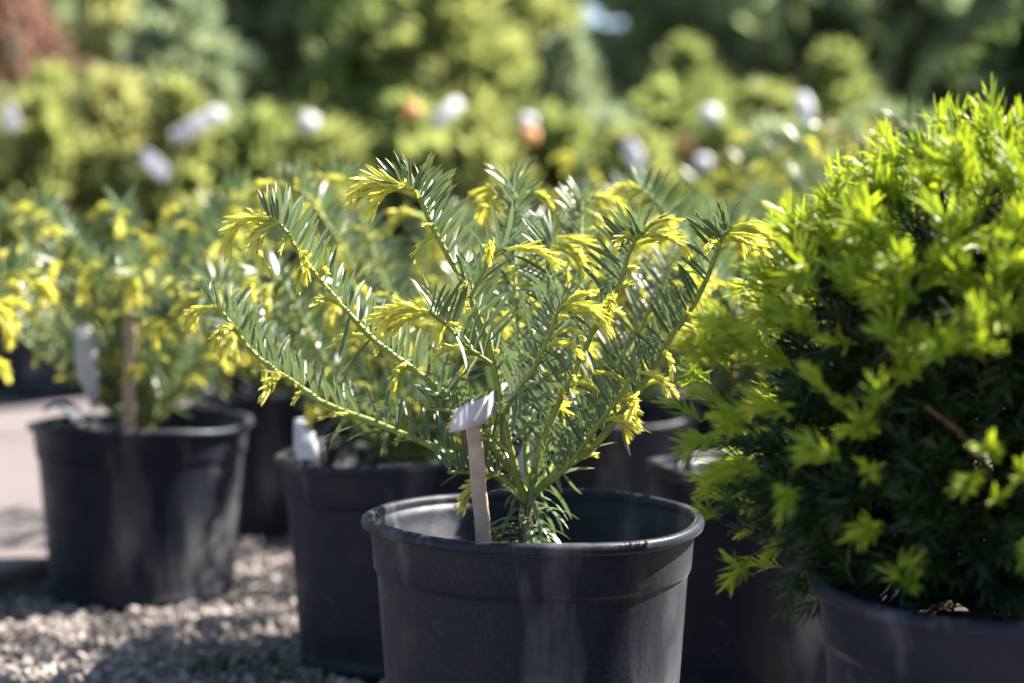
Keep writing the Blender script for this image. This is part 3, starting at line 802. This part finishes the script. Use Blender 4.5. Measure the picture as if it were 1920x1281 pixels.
# dark upright yew with lime shoots at the right
shrub('upright_yew', 2010, 3.1, .98, .24, 'column', FM['deep'], 620, 402, 'dark upright yew with a few yellow-green side shoots', None, ss=.8)

# deciduous trees closing the view
trees = [(-5.6, 17, 5.6, 1.9), (-3.3, 19, 6.5, 1.9), (-1.3, 18, 5.6, 1.55), (3.0, 17, 6.0, 1.8), (5.0, 18.5, 6.5, 1.9), (7.0, 17, 6.2, 1.8), (-7.6, 18, 6, 1.9), (.75, 24, 3.4, 2.0),
         (4.2, 23, 7.0, 2.4), (7.6, 24, 7.0, 2.4), (-2.6, 25, 7.2, 2.5), (-6.8, 24, 7, 2.5), (3.0, 21, 5.4, 1.5)]
for k, (x, y, h, rd) in enumerate(trees):
    r = shrub('shade_tree', x, y, h, rd, 'loose', FM['tree'], 1250, 500 + k, ('low dark tree below the patch of open sky' if h < 4.5 else 'dark leafy tree closing the view behind the nursery rows'), 'trees behind the nursery rows', 'tree', tp=LEAF, ss=2.0, zb=.9, pot=False, px_is_x=True, trunk=.13)

# ---- tags on the stock behind
def far_tag(px, py, Y, w, l, tilt, mat, label, group):
    c = np.array(P(px, py, Y)); d = unit(np.array([math.sin(tilt), 0.55, math.cos(tilt)]))
    ribbon('plant_tag', [c - d * l / 2, c - d * l * .15 + [0, -.01, 0], c + d * l * .2 + [0, -.012, 0], c + d * l / 2], [w * .8, w, w, w * .7], [unit(np.cross(d, [0, 1, 0.3]))] * 4, mat, label, group, n=8)
for px, py, Y, w, l, t in ((22, 222, 4.65, .05, .09, -.5), (372, 235, 4.6, .05, .17, 1.0), (405, 216, 4.58, .05, .05, .3), (292, 310, 4.5, .05, .12, -.9), (580, 230, 4.6, .055, .06, .4), (838, 212, 4.6, .045, .12, .8), (990, 228, 4.65, .05, .05, .2), (1332, 214, 4.65, .055, .06, .2), (1318, 305, 4.4, .045, .05, 0), (1188, 290, 4.5, .045, .10, -.4), (1508, 205, 4.6, .045, .11, -.1)):
    kk = min(range(len(row1)), key=lambda q: abs(row1[q][0] - px))
    sw = ('conical', 'columnar', 'loose')[kk % 3]
    far_tag(px, py, Y, w, l, t, M['tag'], f"{'long' if l > .1 else 'small'} white tag {'slanting' if abs(t) > .45 else 'hanging'} on the {sw} {WORD[row1[kk][4]]} arborvitae", 'white tags on the arborvitae')
for px, py in ((772, 208), (1282, 268), (992, 255)):
    kk = min(range(len(row1)), key=lambda q: abs(row1[q][0] - px))
    sw = ('conical', 'columnar', 'loose')[kk % 3]
    far_tag(px, py, 4.62, .06, .06, .2, M['tagorange'], f'orange tag hung on the {sw} {WORD[row1[kk][4]]} arborvitae in the front row', 'orange tags on the arborvitae')
far_tag(1566, 252, 4.55, .05, .06, 0, M['tagpink'], 'pale pink tag hung on the arborvitae in the front row', None)

# ---- low weeds growing through the gravel
g = np.random.default_rng(9)
for px, py, n_ in ((405, 1256, 46), (30, 1118, 40), (500, 1240, 18), (560, 1275, 22)):
    c_ = np.array(PZ(px, py, .004)); it = []
    for i in range(n_):
        a = g.uniform(0, 6.28); q = c_ + np.array([g.normal(0, .022), g.normal(0, .016), 0]) - c_
        it.append((int(g.integers(3)), frame(q, unit([math.cos(a), math.sin(a), g.uniform(.3, 1.2)]), (0, 0, 1), g.uniform(.012, .028), .03), g.uniform()))
    V, F, A = scatter(FAR_N, it)
    w = put('weed', build('weed_mesh', V, F, M['yewdark'], A)); w.location = c_
    tag(w, 'low dark weed growing through the gravel', 'weed', 'weeds in the gravel')
